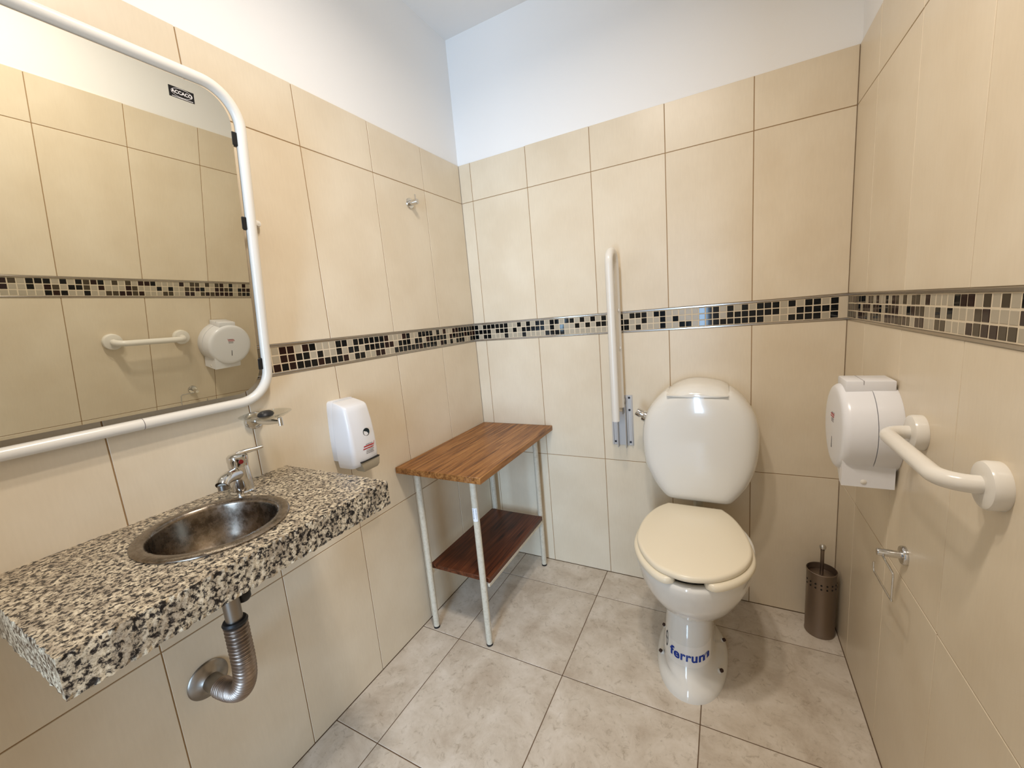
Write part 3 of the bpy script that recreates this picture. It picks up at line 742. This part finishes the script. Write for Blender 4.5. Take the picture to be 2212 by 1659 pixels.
obj('paper_exit', V, [[4, 3, 2, 1, 0], [5, 6, 7, 8, 9]]+[[i, (i+1) % 5, 5+(i+1) % 5, 5+i] for i in range(5)], M_plastic, jd)
V, F = [], []
for k in range(28):
    x0 = RW-.070+.062*k/28; x1 = RW-.070+.062*(k+1)/28; xm = (x0+x1)/2
    k0 = len(V); V += [(x0, DY-.0885, DZ-.135), (x1, DY-.0885, DZ-.135), (xm, DY-.0885, DZ-.138)]; F.append([k0, k0+1, k0+2])
obj('tear_teeth', V, F, M_plastic, jd)
lathe('lens_button', [(.0065, 0), (.0065, .0012), (.004, .0026), (0, .003)], (RW-.067, DY-.0895, DZ-.122), (0, -1, 0), M_white, jd, 20)
logo('red_logo', (RW-.1194, DY, DZ+.030), (0, -1, 0), (0, 0, 1), jd, 1.3)
box('level_slot', (RW-.1193, DY-.0018, DZ-.062), (RW-.1165, DY+.0018, DZ-.030), M_dark, jd, .0005, 1)

gb_ = thing('short_grab_bar', 'short white horizontal grab bar with round flanges right of paper dispenser', 'grab bar', (RW, -.815, .978))
G0, G1, GZ, GX, GR = -.668, -.957, .978, RW-.066, .0148
for y in (G0, G1):
    lathe('wall_flange', [(.0385, 0), (.0390, .002), (.0390, .016), (.037, .0205), (.033, .022), (.015, .0225)], (RW, y, GZ), AX, M_white, gb_, 48)
rbn = .040
pth = [(RW-.015, G0, GZ), (RW-.022, G0, GZ)]
pth += [(GX+rbn-rbn*math.sin(PI/2*k/10), G0-rbn+rbn*math.cos(PI/2*k/10), GZ) for k in range(0, 11)]
pth += [(GX, G0-rbn+(G1+rbn-(G0-rbn))*k/10, GZ) for k in range(1, 10)]
pth += [(GX+rbn-rbn*math.cos(PI/2*k/10), G1+rbn-rbn*math.sin(PI/2*k/10), GZ) for k in range(0, 11)]
pth += [(RW-.022, G1, GZ), (RW-.015, G1, GZ)]
tube('bar_tube', pth, GR, M_white, gb_, 22)

HB = Vector((RW, -.632, .663))
ph = thing('paper_roll_holder', 'small empty chrome wire paper roll holder low on right wall', 'toilet paper holder', HB)
lathe('wall_rose', [(.0225, 0), (.0225, .006), (.0205, .009), (.0090, .0095)], HB, AX, M_chrome, ph, 32)
lathe('post', [(.0088, 0), (.0088, .047), (.0080, .049), (0, .049)], HB+Vector((-.004, 0, 0)), AX, M_chrome, ph, 24)
wx = RW-.042
wp = [Vector((wx, -.634, .656)), Vector((wx, -.660, .655)), Vector((wx, -.700, .654)), Vector((wx, -.706, .650)), Vector((wx, -.708, .640)), Vector((wx, -.708, .600)), Vector((wx, -.706, .590)), Vector((wx, -.700, .586)), Vector((wx, -.600, .582)), Vector((wx, -.585, .583)), Vector((wx, -.579, .588)), Vector((wx, -.578, .605))]
tube('wire_arm', crom(wp, 5), .0024, M_chrome, ph, 10)

# ------------------------------------------------------------------ toilet brush in the corner
BRX, BRY = 1.4985, -.083
br = thing('toilet_brush_holder', 'tall dull steel toilet brush canister in the right corner', 'toilet brush', (BRX, BRY, 0))
lathe('canister', [(.0455, 0), (.0485, .001), (.0485, .006), (.0475, .008), (.0470, .255), (.0485, .257), (.0485, .262), (.0465, .263), (.0455, .260), (.0455, .02), (0, .018)], (BRX, BRY, 0), (0, 0, 1), M_brush, br, 48)
hp = []
for row, z in enumerate((.222, .206)):
    for k in range(9):
        a = math.radians(-165+22*k); d = Vector((math.cos(a), math.sin(a), 0))
        lathe('vent_hole', [(.0032, 0), (.0032, .0012), (0, .0013)], Vector((BRX, BRY, z))+d*.0467, d, M_black, br, 10)
lathe('brush_handle', [(.0062, .05), (.0062, .338), (.0068, .340), (.0068, .343)], (BRX, BRY, 0), (0, 0, 1), M_brush, br, 20)
lathe('handle_knob', [(.005, .342)]+[(.0112*math.sin(PI*k/12), .354-.0112*math.cos(PI*k/12)) for k in range(2, 13)], (BRX, BRY, 0), (0, 0, 1), M_chrome, br, 24)
lathe('brush_lid', [(.0452, .236), (.043, .240), (.008, .243)], (BRX, BRY, 0), (0, 0, 1), M_brush, br, 32)
